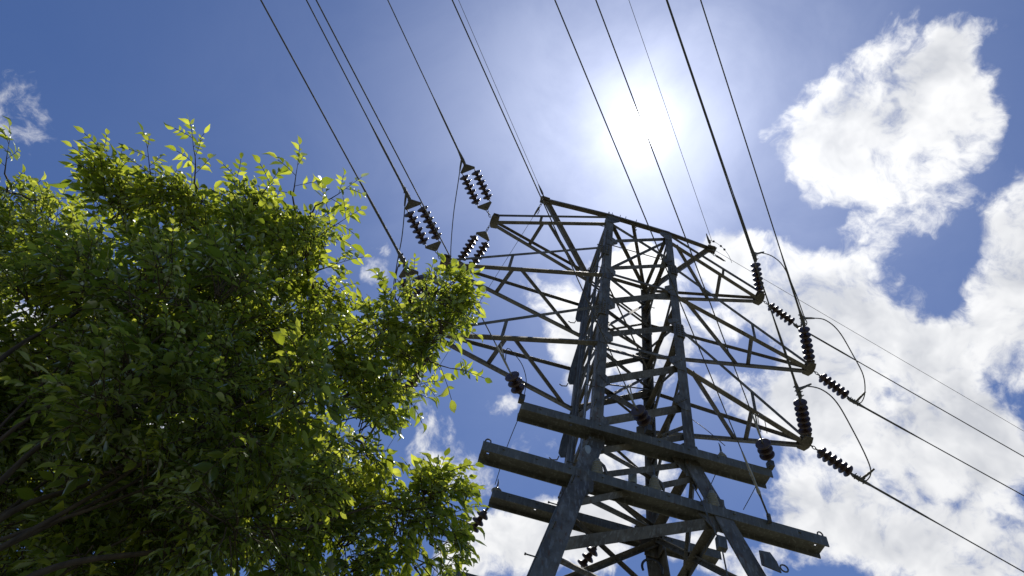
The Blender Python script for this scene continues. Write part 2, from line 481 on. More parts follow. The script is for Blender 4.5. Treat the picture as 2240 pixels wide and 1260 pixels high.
# ------------------------------------------------------------------ lattice tower
DENS = 2.9
DATA = {'E': ((-2.823, -0.911, 21.35), (2.34, -0.91, 21.35)),
 'b1': ((-2.298, -1.28, 11.458), (2.352, -1.28, 11.595)),
 'b2': ((-2.785, -1.4, 10.09), (2.983, -1.4, 10.188)),
 'b3': (-2.283, 1.247, 11.527),
 'b4': (-2.83, -1.45, 7.618),
 'braces': [((-0.89, -1.0, 19.641), (0.99, -1.0, 21.014), 0.11, 'FL', 'FR'), ((-0.89, -1.0, 20.964), (0.99, -1.0, 19.611), 0.09, 'FL', 'FR'),
            ((0.99, -1.0, 20.952), (-0.89, -1.0, 17.894), 0.09, 'FR', 'FL'), ((-0.89, -1.0, 18.044), (0.99, -1.0, 19.365), 0.12, 'FL', 'FR'),
            ((-0.89, -1.0, 19.411), (0.99, -1.0, 19.446), 0.03, 'FL', 'FR'), ((-0.89, -1.0, 17.844), (0.99, -1.0, 17.854), 0.08, 'FL', 'FR'),
            ((-0.89, -1.0, 17.721), (0.99, 1.0, 20.206), 0.07, 'FL', 'RR'), ((-0.89, -1.0, 17.528), (0.99, 1.0, 16.928), 0.05, 'FL', 'RR'),
            ((-0.89, -1.0, 16.371), (0.99, -1.0, 17.784), 0.17, 'FL', 'FR'), ((-0.89, -1.0, 15.089), (0.99, 1.0, 20.419), 0.09, 'FL', 'RR'),
            ((-0.89, -1.0, 16.076), (0.99, 1.0, 18.417), 0.09, 'FL', 'RR'), ((-0.89, 1.0, 20.629), (0.99, 1.0, 19.096), 0.07, 'RL', 'RR'),
            ((-0.89, -1.0, 14.94), (0.99, -1.0, 16.225), 0.15, 'FL', 'FR'), ((-0.89, -1.0, 14.685), (0.99, -1.0, 14.828), 0.08, 'FL', 'FR'),
            ((-0.89, 1.0, 18.732), (0.99, 1.0, 17.754), 0.08, 'RL', 'RR'), ((-0.89, -1.0, 14.42), (0.99, 1.0, 17.521), 0.09, 'FL', 'RR'), ((-0.89, 1.0, 15.998), (0.99, 1.0, 17.563), 0.13, 'RL', 'RR'),
            ((-0.89, -1.0, 14.385), (0.99, 1.0, 16.253), 0.07, 'FL', 'RR'), ((-0.89, -1.0, 13.249), (0.99, -1.0, 14.622), 0.18, 'FL', 'FR'),
            ((-0.89, -1.0, 13.083), (0.99, 1.0, 15.156), 0.13, 'FL', 'RR'), ((0.99, 1.0, 16.789), (-0.89, -1.0, 12.508), 0.09, 'RR', 'FL'),
            ((-0.89, -1.0, 13.113), (0.99, 1.0, 16.216), 0.04, 'FL', 'RR'), ((-0.89, 1.0, 14.583), (0.99, 1.0, 15.959), 0.12, 'RL', 'RR'),
            ((-0.89, -1.0, 11.984), (0.99, -1.0, 13.276), 0.18, 'FL', 'FR'), ((-0.93, -1.04, 11.315), (0.99, 1.0, 13.152), 0.1, 'FL', 'RR'),
            ((-0.992, -1.102, 11.026), (0.99, -1.0, 12.397), 0.13, 'FL', 'FR'), ((-1.176, -1.286, 10.172), (0.99, -1.0, 11.665), 0.12, 'FL', 'FR'),
            ((-1.344, -1.454, 9.387), (1.04, -1.05, 11.267), 0.12, 'FL', 'FR'), ((-1.266, -1.376, 9.752), (0.99, 1.0, 11.721), 0.11, 'FL', 'RR'),
            ((-1.144, -1.254, 10.318), (0.99, 1.0, 11.836), 0.08, 'FL', 'RR'), ((-1.557, -1.667, 8.397), (1.272, -1.282, 10.189), 0.2, 'FL', 'FR'),
            ((-0.89, 1.0, 11.52), (1.259, 1.269, 10.25), 0.09, 'RL', 'RR'), ((1.01, 1.02, 11.407), (-1.268, 1.378, 9.743), 0.12, 'RR', 'RL'),
            ((-1.606, -1.716, 8.171), (1.267, 1.277, 10.212), 0.1, 'FL', 'RR'), ((0.99, 1.0, 11.54), (1.609, -1.619, 8.62), 0.1, 'RR', 'FR'), ((0.99, -1.0, 20.0), (0.99, 1.0, 20.0), 0.14, 'FR', 'RR'),
            ((0.99, -1.0, 17.0), (0.99, 1.0, 17.0), 0.13, 'FR', 'RR'), ((0.99, -1.0, 15.5), (0.99, 1.0, 15.5), 0.14, 'FR', 'RR'), ((0.99, -1.0, 13.7), (0.99, 1.0, 13.7), 0.14, 'FR', 'RR'),
            ((0.99, -1.0, 11.5), (0.99, 1.0, 11.5), 0.18, 'FR', 'RR'), ((1.27, -1.28, 10.2), (1.27, 1.28, 10.2), 0.18, 'FR', 'RR'), ((1.011, -1.021, 11.4), (1.528, 1.538, 9.0), 0.11, 'FR', 'RR'),
            ((0.99, -1.0, 17.8), (0.99, 1.0, 16.3), 0.07, 'FR', 'RR'), ((0.99, 1.0, 17.9), (0.99, -1.0, 16.2), 0.07, 'RR', 'FR'), ((0.99, -1.0, 16.1), (0.99, 1.0, 14.7), 0.08, 'FR', 'RR'),
            ((0.99, 1.0, 16.0), (0.99, -1.0, 14.6), 0.07, 'RR', 'FR'), ((0.99, -1.0, 14.4), (0.99, 1.0, 12.6), 0.08, 'FR', 'RR'), ((0.99, 1.0, 14.3), (0.99, -1.0, 12.6), 0.08, 'RR', 'FR'),
            ((0.99, -1.0, 20.9), (0.99, 1.0, 19.2), 0.07, 'FR', 'RR'), ((0.99, 1.0, 20.5), (0.99, -1.0, 18.9), 0.07, 'RR', 'FR'), ((-0.89, -1.0, 21.0), (-0.89, 1.0, 19.6), 0.08, 'FL', 'RL'),
            ((-0.89, 1.0, 20.9), (-0.89, -1.0, 19.3), 0.08, 'RL', 'FL'), ((-0.89, -1.0, 20.8), (-0.89, 1.0, 20.8), 0.1, 'FL', 'RL'), ((-0.89, -1.0, 17.6), (-0.89, 1.0, 17.6), 0.12, 'FL', 'RL'),
            ((-0.89, -1.0, 16.0), (-0.89, 1.0, 16.0), 0.1, 'FL', 'RL'), ((-0.89, -1.0, 14.5), (-0.89, 1.0, 14.5), 0.12, 'FL', 'RL'), ((-0.89, -1.0, 19.2), (-0.89, 1.0, 17.8), 0.08, 'FL', 'RL'),
            ((-0.89, 1.0, 19.2), (-0.89, -1.0, 17.9), 0.08, 'RL', 'FL'), ((-0.89, -1.0, 17.4), (-0.89, 1.0, 16.2), 0.08, 'FL', 'RL'), ((-0.89, 1.0, 17.4), (-0.89, -1.0, 16.2), 0.08, 'RL', 'FL'),
            ((-0.89, -1.0, 15.9), (-0.89, 1.0, 14.7), 0.08, 'FL', 'RL'), ((-0.89, 1.0, 15.8), (-0.89, -1.0, 14.6), 0.08, 'RL', 'FL'), ((-0.89, -1.0, 14.3), (-0.89, 1.0, 12.6), 0.09, 'FL', 'RL'),
            ((-0.89, 1.0, 14.3), (-0.89, -1.0, 12.6), 0.09, 'RL', 'FL'), ((-0.89, -1.0, 12.4), (-0.89, 1.0, 12.4), 0.12, 'FL', 'RL'), ((-0.89, -1.0, 12.3), (-1.083, 1.194, 10.6), 0.1, 'FL', 'RL'),
            ((-0.89, 1.0, 12.3), (-1.083, -1.194, 10.6), 0.1, 'RL', 'FL'), ((-1.148, -1.258, 10.3), (-1.148, 1.258, 10.3), 0.14, 'FL', 'RL'),
            ((-1.728, -1.839, 7.6), (2.473, -2.484, 4.6), 0.1, 'FL', 'FR'), ((1.829, -1.839, 7.6), (-2.373, -2.484, 4.6), 0.1, 'FR', 'FL'),
            ((-2.417, -2.526, 4.4), (3.333, -3.344, 0.6), 0.11, 'FL', 'FR'), ((2.516, -2.526, 4.4), (-3.234, -3.344, 0.6), 0.11, 'FR', 'FL'),
            ((-2.395, -2.505, 4.5), (2.495, -2.505, 4.5), 0.12, 'FL', 'FR'), ((1.829, -1.839, 7.6), (2.473, 2.484, 4.6), 0.1, 'FR', 'RR'), ((1.829, 1.839, 7.6), (2.473, -2.484, 4.6), 0.1, 'RR', 'FR'),
            ((2.516, -2.526, 4.4), (3.333, 3.344, 0.6), 0.11, 'FR', 'RR'), ((2.516, 2.526, 4.4), (3.333, -3.344, 0.6), 0.11, 'RR', 'FR'), ((2.495, -2.505, 4.5), (2.495, 2.505, 4.5), 0.12, 'FR', 'RR'),
            ((1.742, -1.752, 8.0), (1.742, 1.752, 8.0), 0.12, 'FR', 'RR'), ((1.829, 1.839, 7.6), (-2.373, 2.484, 4.6), 0.1, 'RR', 'RL'), ((-1.728, 1.839, 7.6), (2.473, 2.484, 4.6), 0.1, 'RL', 'RR'),
            ((2.516, 2.526, 4.4), (-3.234, 3.344, 0.6), 0.11, 'RR', 'RL'), ((-2.417, 2.526, 4.4), (3.333, 3.344, 0.6), 0.11, 'RL', 'RR'), ((2.495, 2.505, 4.5), (-2.395, 2.505, 4.5), 0.12, 'RR', 'RL'),
            ((1.742, 1.752, 8.0), (-1.642, 1.752, 8.0), 0.12, 'RR', 'RL'), ((-1.728, 1.839, 7.6), (-2.373, -2.484, 4.6), 0.1, 'RL', 'FL'),
            ((-1.728, -1.839, 7.6), (-2.373, 2.484, 4.6), 0.1, 'FL', 'RL'), ((-2.417, 2.526, 4.4), (-3.234, -3.344, 0.6), 0.11, 'RL', 'FL'),
            ((-2.417, -2.526, 4.4), (-3.234, 3.344, 0.6), 0.11, 'FL', 'RL'), ((-2.395, 2.505, 4.5), (-2.395, -2.505, 4.5), 0.12, 'RL', 'FL'),
            ((-1.642, 1.752, 8.0), (-1.642, -1.752, 8.0), 0.12, 'RL', 'FL'), ((-0.89, -1.0, 21.25), (0.99, 1.0, 21.15), 0.1, 'top', 'plane'),
            ((-0.07, -1.0, 21.25), (0.99, 1.0, 21.2), 0.12, 'top', 'plane'), ((-0.89, -1.0, 21.2), (-0.89, 1.0, 21.25), 0.12, 'FL', 'RL'), ((-0.89, 1.0, 21.25), (0.99, 1.0, 21.25), 0.1, 'RL', 'RR'),
            ((0.99, -1.0, 21.17), (0.99, 1.0, 21.25), 0.12, 'FR', 'RR')],
 'clL': {'BL': (-4.977, 1.868, 14.09), 'ML': (-5.485, 1.868, 17.146), 'TL': (-4.692, 1.867, 20.334)},
 'crown': [(-7.019, -5.735, 6.277, 0.339), (-7.262, -6.044, 6.462, 0.169), (-6.495, -5.828, 6.099, 0.236), (-6.011, -6.286, 6.254, 0.179), (-5.741, -6.241, 6.11, 0.333),
           (-5.616, -6.546, 6.409, 0.125), (-5.218, -6.53, 6.281, 0.193), (-4.903, -6.513, 6.155, 0.172), (-4.67, -6.603, 6.091, 0.108), (-4.924, -6.417, 5.981, 0.287), (-4.52, -6.508, 5.918, 0.166),
           (-6.221, -6.137, 6.166, 0.161), (-6.208, -6.428, 6.339, 0.089), (-6.466, -5.517, 5.563, 0.586), (-5.791, -5.979, 5.604, 0.498), (-5.117, -6.198, 5.501, 0.542),
           (-4.597, -6.33, 5.578, 0.319), (-4.259, -6.188, 5.435, 0.189), (-3.936, -6.215, 5.392, 0.131), (-3.763, -6.427, 5.518, 0.156), (-3.657, -6.593, 5.617, 0.131),
           (-3.538, -6.721, 5.693, 0.081), (-3.427, -6.54, 5.585, 0.088), (-3.479, -6.359, 5.477, 0.119), (-3.633, -6.239, 5.348, 0.118), (-5.912, -5.312, 4.974, 0.638), (-5.038, -5.79, 4.908, 0.63),
           (-4.434, -5.943, 4.998, 0.48), (-3.971, -6.081, 5.137, 0.197), (-3.765, -5.951, 5.001, 0.114), (-3.955, -5.822, 4.925, 0.27), (-5.546, -4.991, 4.432, 0.63), (-4.823, -5.387, 4.434, 0.574),
           (-4.206, -5.594, 4.557, 0.488), (-3.689, -5.686, 4.668, 0.232), (-3.386, -5.723, 4.748, 0.141), (-3.216, -5.806, 4.856, 0.074), (-3.226, -5.569, 4.598, 0.16),
           (-3.128, -5.683, 4.724, 0.088), (-3.605, -5.412, 4.447, 0.316), (-5.204, -4.685, 4.133, 0.587), (-4.405, -4.953, 4.174, 0.603), (-3.657, -5.04, 4.224, 0.402),
           (-7.073, -5.178, 5.246, 0.744), (-6.607, -4.622, 4.564, 0.734), (-7.524, -5.553, 6.053, 0.481), (-5.415, -5.414, 5.733, 0.536), (-6.138, -5.109, 5.785, 0.629),
           (-4.886, -5.612, 5.849, 0.429), (-4.886, -4.992, 5.246, 0.62), (-5.732, -4.61, 5.137, 0.667), (-4.287, -5.277, 5.299, 0.372)],
 'jump': {'BL': [(-5.442, -1.575, 14.639), (-5.529, -1.275, 14.837), (-5.572, -0.926, 15.006), (-5.537, -0.405, 15.071), (-5.388, 0.29, 15.032), (-4.977, 1.868, 14.09)],
          'BR': [(3.473, -1.23, 14.624), (3.647, -1.288, 14.746), (4.032, -1.276, 14.825), (4.461, -1.086, 14.799), (5.002, -0.636, 14.617), (5.501, -0.17, 14.425), (5.73, 0.116, 14.342),
                 (5.745, 0.332, 14.301), (5.618, 0.364, 14.282)],
          'ML': [(-6.223, -1.602, 17.691), (-6.191, -1.087, 17.765), (-6.116, -0.336, 17.699), (-6.095, 0.45, 17.612), (-6.012, 1.243, 17.52), (-5.485, 1.868, 17.146)],
          'MR': [(4.208, -1.3, 17.789), (4.471, -1.332, 17.903), (4.853, -1.342, 18.003), (5.308, -1.15, 17.983), (5.849, -0.714, 17.818), (6.298, -0.304, 17.668), (6.512, 0.096, 17.524),
                 (6.537, 0.376, 17.452), (6.403, 0.421, 17.426)],
          'TL': [(-5.459, -1.617, 20.895), (-5.393, -0.864, 20.825), (-5.293, 0.084, 20.64), (-5.097, 1.156, 20.38), (-4.904, 1.884, 20.325), (-4.792, 1.967, 20.034)],
          'TR': [(3.432, -1.288, 20.929), (3.628, -1.33, 21.061), (4.035, -1.293, 21.147), (4.479, -1.073, 21.123), (5.045, -0.507, 20.892), (5.506, 0.031, 20.678), (5.704, 0.251, 20.654),
                 (5.576, 0.418, 20.555)]},
 'misc': {'drop': [(1.447, -1.052, 11.631), (1.376, -0.807, 11.404), (1.295, -0.598, 11.199)],
          'j3': [(-2.787, -1.925, 11.685), (-2.815, -2.089, 11.868), (-2.638, -1.976, 11.884), (-2.468, -1.815, 11.873), (-2.333, -1.586, 11.82), (-2.288, -1.346, 11.762), (-2.273, -1.067, 11.68),
                 (-2.241, -0.83, 11.771), (-2.277, 0.008, 11.769), (-2.27, 0.988, 11.681)],
          'j7': [(1.901, -1.901, 11.858), (1.816, -2.044, 12.034), (1.857, -2.068, 12.138), (1.993, -1.962, 12.165), (2.141, -1.724, 12.114)],
          'j7b': [(2.559, -0.5, 12.294), (2.544, -0.168, 12.212), (2.509, 0.197, 12.111)],
          'tie': [(1.11, -0.92, 12.952), (1.211, -1.233, 12.355), (1.398, -1.489, 11.725)]},
 'span1': {'BL': ((-5.454, -1.581, 14.643), (-0.629, -0.776, 0.04)),
           'BR': ((3.473, -1.23, 14.624), (-0.629, -0.776, 0.039)),
           'EL': ((-2.823, -0.911, 21.35), (-0.622, -0.782, 0.042)),
           'ER': ((2.333, -1.037, 21.5), (-0.621, -0.783, 0.04)),
           'ML': ((-6.23, -1.62, 17.702), (-0.626, -0.778, 0.041)),
           'MR': ((4.201, -1.319, 17.8), (-0.629, -0.777, 0.039)),
           'TL': ((-5.459, -1.617, 20.895), (-0.621, -0.782, 0.043)),
           'TR': ((3.432, -1.288, 20.929), (-0.632, -0.774, 0.039))},
 'span2': {'BR': ((5.618, 0.364, 14.282), (0.973, 0.185, -0.136)),
           'ER': ((2.34, -0.91, 21.35), (0.969, 0.202, -0.143)),
           'MR': ((6.403, 0.421, 17.426), (0.975, 0.178, -0.133)),
           'TR': ((5.576, 0.418, 20.555), (0.971, 0.193, -0.14))},
 'sprig': [(-5.616, -6.68, 6.372, -5.689, -7.06, 6.541), (-5.883, -6.55, 6.295, -6.058, -6.899, 6.445), (-4.83, -6.825, 6.34, -4.83, -7.104, 6.449), (-4.616, -6.858, 6.243, -4.375, -7.09, 6.322),
           (-4.521, -6.715, 6.041, -4.286, -6.945, 6.119), (-4.478, -6.489, 5.906, -4.239, -6.707, 5.977), (-4.374, -6.419, 5.748, -4.132, -6.564, 5.776),
           (-3.562, -6.743, 5.707, -3.435, -6.932, 5.761), (-3.469, -6.613, 5.629, -3.273, -6.649, 5.591), (-3.449, -6.366, 5.481, -3.177, -6.368, 5.424),
           (-3.648, -6.235, 5.345, -3.462, -6.163, 5.244), (-3.7, -5.933, 5.048, -3.574, -6.08, 5.078), (-3.667, -5.895, 4.968, -3.508, -5.892, 4.907), (-3.321, -5.795, 4.907, -2.996, -6.021, 4.984),
           (-3.211, -5.702, 4.793, -2.929, -5.773, 4.777), (-3.095, -5.587, 4.666, -2.903, -5.599, 4.615), (-3.781, -6.478, 5.549, -3.903, -6.697, 5.622),
           (-5.324, -6.628, 6.341, -5.279, -6.847, 6.413), (-6.247, -6.323, 6.277, -6.323, -6.387, 6.257), (-6.164, -6.408, 6.327, -6.215, -6.557, 6.358), (-7.25, -6.219, 6.45, -7.255, -6.499, 6.558),
           (-6.975, -6.09, 6.372, -6.846, -6.175, 6.365), (-4.282, -6.381, 5.608, -4.122, -6.364, 5.54), (-3.612, -6.745, 5.708, -3.617, -6.852, 5.714), (-5.062, -6.766, 6.306, -5.016, -6.92, 6.339),
           (-3.187, -5.814, 4.86, -3.025, -5.919, 4.864), (-3.851, -6.133, 5.227, -3.648, -6.244, 5.234)],
 'tips': {'BL': (-4.425, 0.0, 14.548), 'BR': (4.262, 0.0, 14.535), 'ML': (-4.933, 0.0, 17.604), 'MR': (5.063, 0.0, 17.713), 'TL': (-4.14, 0.0, 20.791), 'TR': (4.204, 0.0, 20.84)},
 'w3': ((-2.315, -1.3, 11.673), (-2.787, -1.925, 11.685), (-0.632, -0.774, 0.038)),
 'w5': ((0.041, -1.3, 11.847), (-0.402, -1.784, 11.775), (-0.631, -0.775, 0.039)),
 'w6': ((1.987, -1.45, 10.306), (1.388, -2.179, 10.317), (-0.643, -0.765, 0.037)),
 'w7': ((2.338, -1.3, 11.86), (1.87, -1.893, 11.853), (-0.632, -0.774, 0.039))}

X0, WX, WY, ZB, SLOPE, ZT = .05, .94, 1.0, 11.5, .215, 21.25


def leg(n, z):
    sx = -1 if n[1] == 'L' else 1
    sy = -1 if n[0] == 'F' else 1
    e = max(0, ZB - z) * SLOPE
    return V((X0 + sx * (WX + e), sy * (WY + e), z))


tower = empty('transmission_tower', (0, 0, 0), 'weathered grey steel lattice power pylon with six crossarms and lower channel beams', 'pylon')
for nm in ('FL', 'FR', 'RL', 'RR'):
    out = V((-1 if nm[1] == 'L' else 1, -1 if nm[0] == 'F' else 1, 0)).normalized()
    mb = MB()
    mb.angle(leg(nm, ZB + .04), leg(nm, ZT), .21, out, .024)
    mb.angle(leg(nm, 0), leg(nm, ZB + .04), .30, out, .030)
    # bolted splice plates and the bend gusset
    for zc, hh, w in ((ZB + .05, .42, .13), (15.9, .26, .078), (18.9, .24, .076)):
        p = leg(nm, zc)
        for ax in (V((1, 0, 0)), V((0, 1, 0))):
            s_ = ax * (1 if out.dot(ax) > 0 else -1)
            oth = (V((0, 1, 0)) if ax.x else V((1, 0, 0))) * (1 if out.dot(V((0, 1, 0)) if ax.x else V((1, 0, 0))) > 0 else -1)
            cpos = p + out * .090 - oth * (w * .98) + s_ * .0145
            mb.obox(cpos, s_ * .012, oth * w, V((0, 0, hh)))
            for bz in (-.7, -.35, 0, .35, .7):
                for bo in (-.5, .5):
                    mb.obox(cpos + s_ * .02 + oth * w * bo + V((0, 0, hh * bz)), s_ * .014, oth * .016, V((0, 0, .016)))
    lo = mb.build('leg', M_STEEL, tower)
    # climbing pegs
    if nm in ('FL', 'RR'):
        zz = 3.0
        k = 0
        while zz < 21.9:
            p = leg(nm, min(zz, ZT)) + out * .06
            p.z = zz
            side = V((out.x, 0, 0)).normalized() if k % 2 == 0 else V((0, out.y, 0)).normalized()
            if zz < 21.2:
                pg = MB()
                pg.tube([p, p + side * .20], .011, 6)
                pg.tube([p + side * .195, p + side * .215], .02, 6)
                o = pg.build('step_bolt', M_FIT, lo)
            zz += .62
            k += 1
for q, dx in enumerate((.1, .35, .52, .85)):      # pegs standing on the cap
    p = leg('FL', ZT) + V((dx, 0, .02))
    pg = MB()
    pg.tube([p, p + V((.03, 0, .34))], .010, 6)
    pg.build('step_bolt', M_FIT, tower)

centre = V((X0, 0, 0))
for (za, zb_) in ((20.8, 19.3), (19.25, 17.7), (17.6, 16.15), (16.1, 14.65), (14.5, 12.95), (12.9, 11.6)):
    for f1, f2 in (('RL', 'RR'), ('RR', 'RL')):
        DATA['braces'].append((tuple(leg(f1, za)), tuple(leg(f2, zb_)), .065, f1, f2))
for (a, bb, size, f1, f2) in DATA['braces']:
    a, bb = V(a), V(bb)
    mid = (a + bb) / 2
    out = V((mid.x - X0, mid.y, 0))
    if f1 != 'top':
        # members lie on the face of the body: corner faces outwards and down
        if f1[0] == f2[0]:
            out = V((0, -1 if f1[0] == 'F' else 1, 0))
        elif f1[1] == f2[1]:
            out = V((-1 if f1[1] == 'L' else 1, 0, 0))
    mb = MB()
    d = (bb - a).normalized()
    level = abs(d.z) < .35
    inset = out.normalized() * .03 if out.length > .3 else V((0, 0, 0))
    if size < .06:
        mb.tube([a, bb], size * .45, 6)
    else:
        mb.angle(a - inset - d * .04, bb - inset + d * .04, size * .86, (out.normalized() if out.length > .2 else V((0, 0, 0))) + V((0, 0, .75 if level else .25)) + d.orthogonal() * .01)
        if size > .07 and a.z > 9:
            # end bolts
            for e_, sg in ((a, 1), (bb, -1)):
                for q in (.10, .18):
                    mb.obox(e_ + d * sg * q + inset * .6, V((.014, 0, 0)), V((0, .014, 0)), V((0, 0, .014)))
    mb.build('strut' if level else 'brace', M_BRACE, tower)

# gusset plates at the main joints of the front and rear faces
for (nm, z, w, h) in (('FL', 21.05, .34, .30), ('FR', 21.0, .30, .28), ('FL', 19.55, .30, .26), ('FL', 17.75, .28, .34), ('FR', 19.3, .26, .2), ('FR', 17.75, .30, .26),
                      ('FL', 16.15, .30, .26), ('FR', 16.2, .28, .2), ('FL', 14.75, .28, .24), ('FR', 14.6, .32, .26), ('FL', 13.2, .26, .24), ('FR', 13.25, .30, .24),
                      ('RR', 17.6, .34, .3), ('RR', 16.0, .28, .24), ('RR', 14.6, .34, .3), ('RL', 17.6, .3, .3), ('RL', 14.6, .3, .3), ('FL', 11.9, .26, .26), ('FR', 11.6, .42, .40), ('FR', 10.15, .46, .36), ('FL', 9.9, .3, .3), ('RR', 11.6, .4, .36)):
    p = leg(nm, z)
    sx = 1 if nm[1] == 'L' else -1
    sy = -1 if nm[0] == 'F' else 1
    y = p.y + sy * .055
    mb = MB()
    mb.plate([V((p.x - sx * .01, y, z - h)), V((p.x + sx * w * .45, y, z - h)), V((p.x + sx * w, y, z - h * .3)), V((p.x + sx * w, y, z + h * .35)), V((p.x + sx * w * .45, y, z + h)), V((p.x - sx * .01, y, z + h))], .016)
    for q in range(5):
        mb.obox(V((p.x + sx * w * (.15 + .16 * q), y + sy * .013, z + h * (.45 - .22 * q))), V((.016, 0, 0)), V((0, .010, 0)), V((0, 0, .016)))
    mb.build('gusset_plate', M_STEEL, tower)

TIP = {k: V(v) for k, v in DATA['tips'].items()}


def crossarm(key):
    tip = TIP[key]
    s = -1 if key[1] == 'L' else 1
    lv = key[0]
    h = {'T': 20.76, 'M': 17.65, 'B': 14.57}[lv]
    up_h = {'T': 21.2, 'M': 19.2, 'B': 16.1}[lv]
    F, Rr = ('FL', 'RL') if s < 0 else ('FR', 'RR')
    arm = empty('crossarm', tip, parent=tower)

    def sub(name, p, q, size, face, mat=M_BRACE):
        mb = MB()
        mb.angle(p, q, size, face)
        return mb.build(name, mat, arm)
    t0 = tip - V((s * .12, 0, 0))
    fl, rl = leg(F, h), leg(Rr, h)
    fu, ru = leg(F, up_h), leg(Rr, up_h - (0 if lv != 'T' else .02))
    tf, tr = t0 + V((0, -.03, 0)), t0 + V((0, .12, 0))
    tu = t0 + V((0, -.20 if lv == 'T' else -.09, .09))
    sub('chord', tf, fl, .10, (0, -1, -.4))
    sub('chord', tr, rl, .125, (0, 1, -.4))
    sub('chord', tu, fu, .075, (0, -1, .6))
    sub('chord', tr + V((0, -.06, .10)), ru, .075, (0, 1, .6))
    a = tf.lerp(fl, .43)
    b2 = tr.lerp(rl, .36)
    sub('strut', a, b2, .075, (0, 0, -1))
    if s < 0:
        sub('brace', tf.lerp(fl, .47), tr.lerp(rl, .93), .07, (0, 0, -1))
    else:
        sub('brace', tf.lerp(fl, .93), tr.lerp(rl, .43), .07, (0, 0, -1))
    sub('strut', tf.lerp(fl, .40), tu.lerp(fu, .40), .055, (0, -1, 0))
    # plate that carries the insulator strings
    mb = MB()
    for dz in (-.035, .12):
        c0 = tip + V((0, 0, dz))
        mb.plate([c0 + V((-s * .17, -.22, 0)), c0 + V((s * .02, -.22, 0)), c0 + V((s * .06, -.08, 0)), c0 + V((s * .06, .08, 0)), c0 + V((s * .0, .20, 0)), c0 + V((-s * .18, .18, 0))], .018)
    mb.obox(tip + V((s * .02, 0, .04)), V((.010, 0, 0)), V((0, .10, 0)), V((0, 0, .07)))
    for q in (-.1, .1):
        mb.tube([tip + V((s * .02, q, -.06)), tip + V((s * .02, q, .15))], .016, 8)
    mb.build('tip_plate', M_STEEL, arm)
    return arm


for k in ('TL', 'ML', 'BL', 'TR', 'MR', 'BR'):
    crossarm(k)

# earth-wire beam along the top of the front face
EL, ER = V(DATA['E'][0]), V(DATA['E'][1])
eb = empty('earth_wire_beam', (EL + ER) / 2, parent=tower)
mb = MB()
fl, fr = leg('FL', ZT) + V((0, -.03, .05)), leg('FR', ZT) + V((0, -.03, .03))
mb.angle(EL, fl, .15, (0, -.6, 1))
mb.angle(fl, fr, .15, (0, -.6, 1))
mb.angle(fr, ER, .12, (0, -.6, 1))
mb.build('top_chord', M_STEEL, eb)
for tip, l_ in ((EL, 'RL'), (ER, 'RR')):
    mb = MB()
    mb.angle(tip, leg(l_, 20.95 if l_ == 'RL' else 21.1), .13, (0, 0, -1))
    mb.build('strut', M_BRACE, eb)
    s = -1 if l_ == 'RL' else 1
    mb = MB()
    mb.plate([tip + V((-s * .14, -.10, -.04)), tip + V((s * .08, -.11, -.04)), tip + V((s * .14, 0, -.04)), tip + V((s * .08, .12, -.04)), tip + V((-s * .12, .16, -.04))], .02)
    mb.plate([tip + V((-s * .14, 0, -.16)), tip + V((s * .10, 0, -.16)), tip + V((s * .12, 0, .10)), tip + V((-s * .10, 0, .10))], .02)
    mb.tube([tip + V((s * .1, -.1, -.08)), tip + V((s * .1, .1, -.08))], .03, 8)
    mb.build('tip_plate', M_STEEL, eb)


# H-section beams bolted across the body, front and rear pairs at two levels
def hbeam(a, b_, th=.20, dp=.30, holes=(), eyes=()):
    """web lies flat, flanges stand front and rear; bolt holes go right through the web"""
    a, b_ = V(a), V(b_)
    o = empty('cross_beam', (a + b_) / 2, parent=tower)
    L_ = (b_ - a).length
    d = (b_ - a).normalized()
    n = V((0, 1, 0))
    n = (n - d * n.dot(d)).normalized()
    u = d.cross(n).normalized()
    if u.z < 0:
        u = -u
    P = lambda t, y, z: a + d * t + n * y + u * z

    def bx(mb, t0, t1, y0, y1, z0, z1):
        mb.obox(P((t0 + t1) / 2, (y0 + y1) / 2, (z0 + z1) / 2), d * ((t1 - t0) / 2), n * ((y1 - y0) / 2), u * ((z1 - z0) / 2))
    for y0 in (0, dp - .018):
        mb = MB()
        bx(mb, 0, L_, y0, y0 + .018, -th / 2, th / 2)
        if y0 == 0:
            for t in np.arange(.35, L_ - .1, .55):
                mb.obox(P(t, -.008, .03), d * .016, n * .010, u * .016)
        mb.build('flange', M_BEAM, o)
    mb = MB()
    yi, yo = .018, dp - .018
    ts = sorted(holes)
    cur = 0
    for t in ts:
        bx(mb, cur, t - .02, yi, yo, -.009, .009)
        bx(mb, t - .02, t + .02, yi, dp * .40, -.009, .009)
        bx(mb, t - .02, t + .02, dp * .40 + .04, yo, -.009, .009)
        cur = t + .02
    bx(mb, cur, L_, yi, yo, -.009, .009)
    mb.build('web', M_BEAM, o)
    for t in eyes:
        mb = MB()
        c = P(t, .05, th / 2 + .06)
        mb.tube([c + d * .045 * math.cos(x) + u * .055 * math.sin(x) for x in np.linspace(-1.2, 4.34, 14)], .013, 6)
        mb.tube([P(t, .05, -.02), P(t, .05, th / 2 + .02)], .016, 6)
        mb.build('eye_bolt', M_FIT, o)
    return o


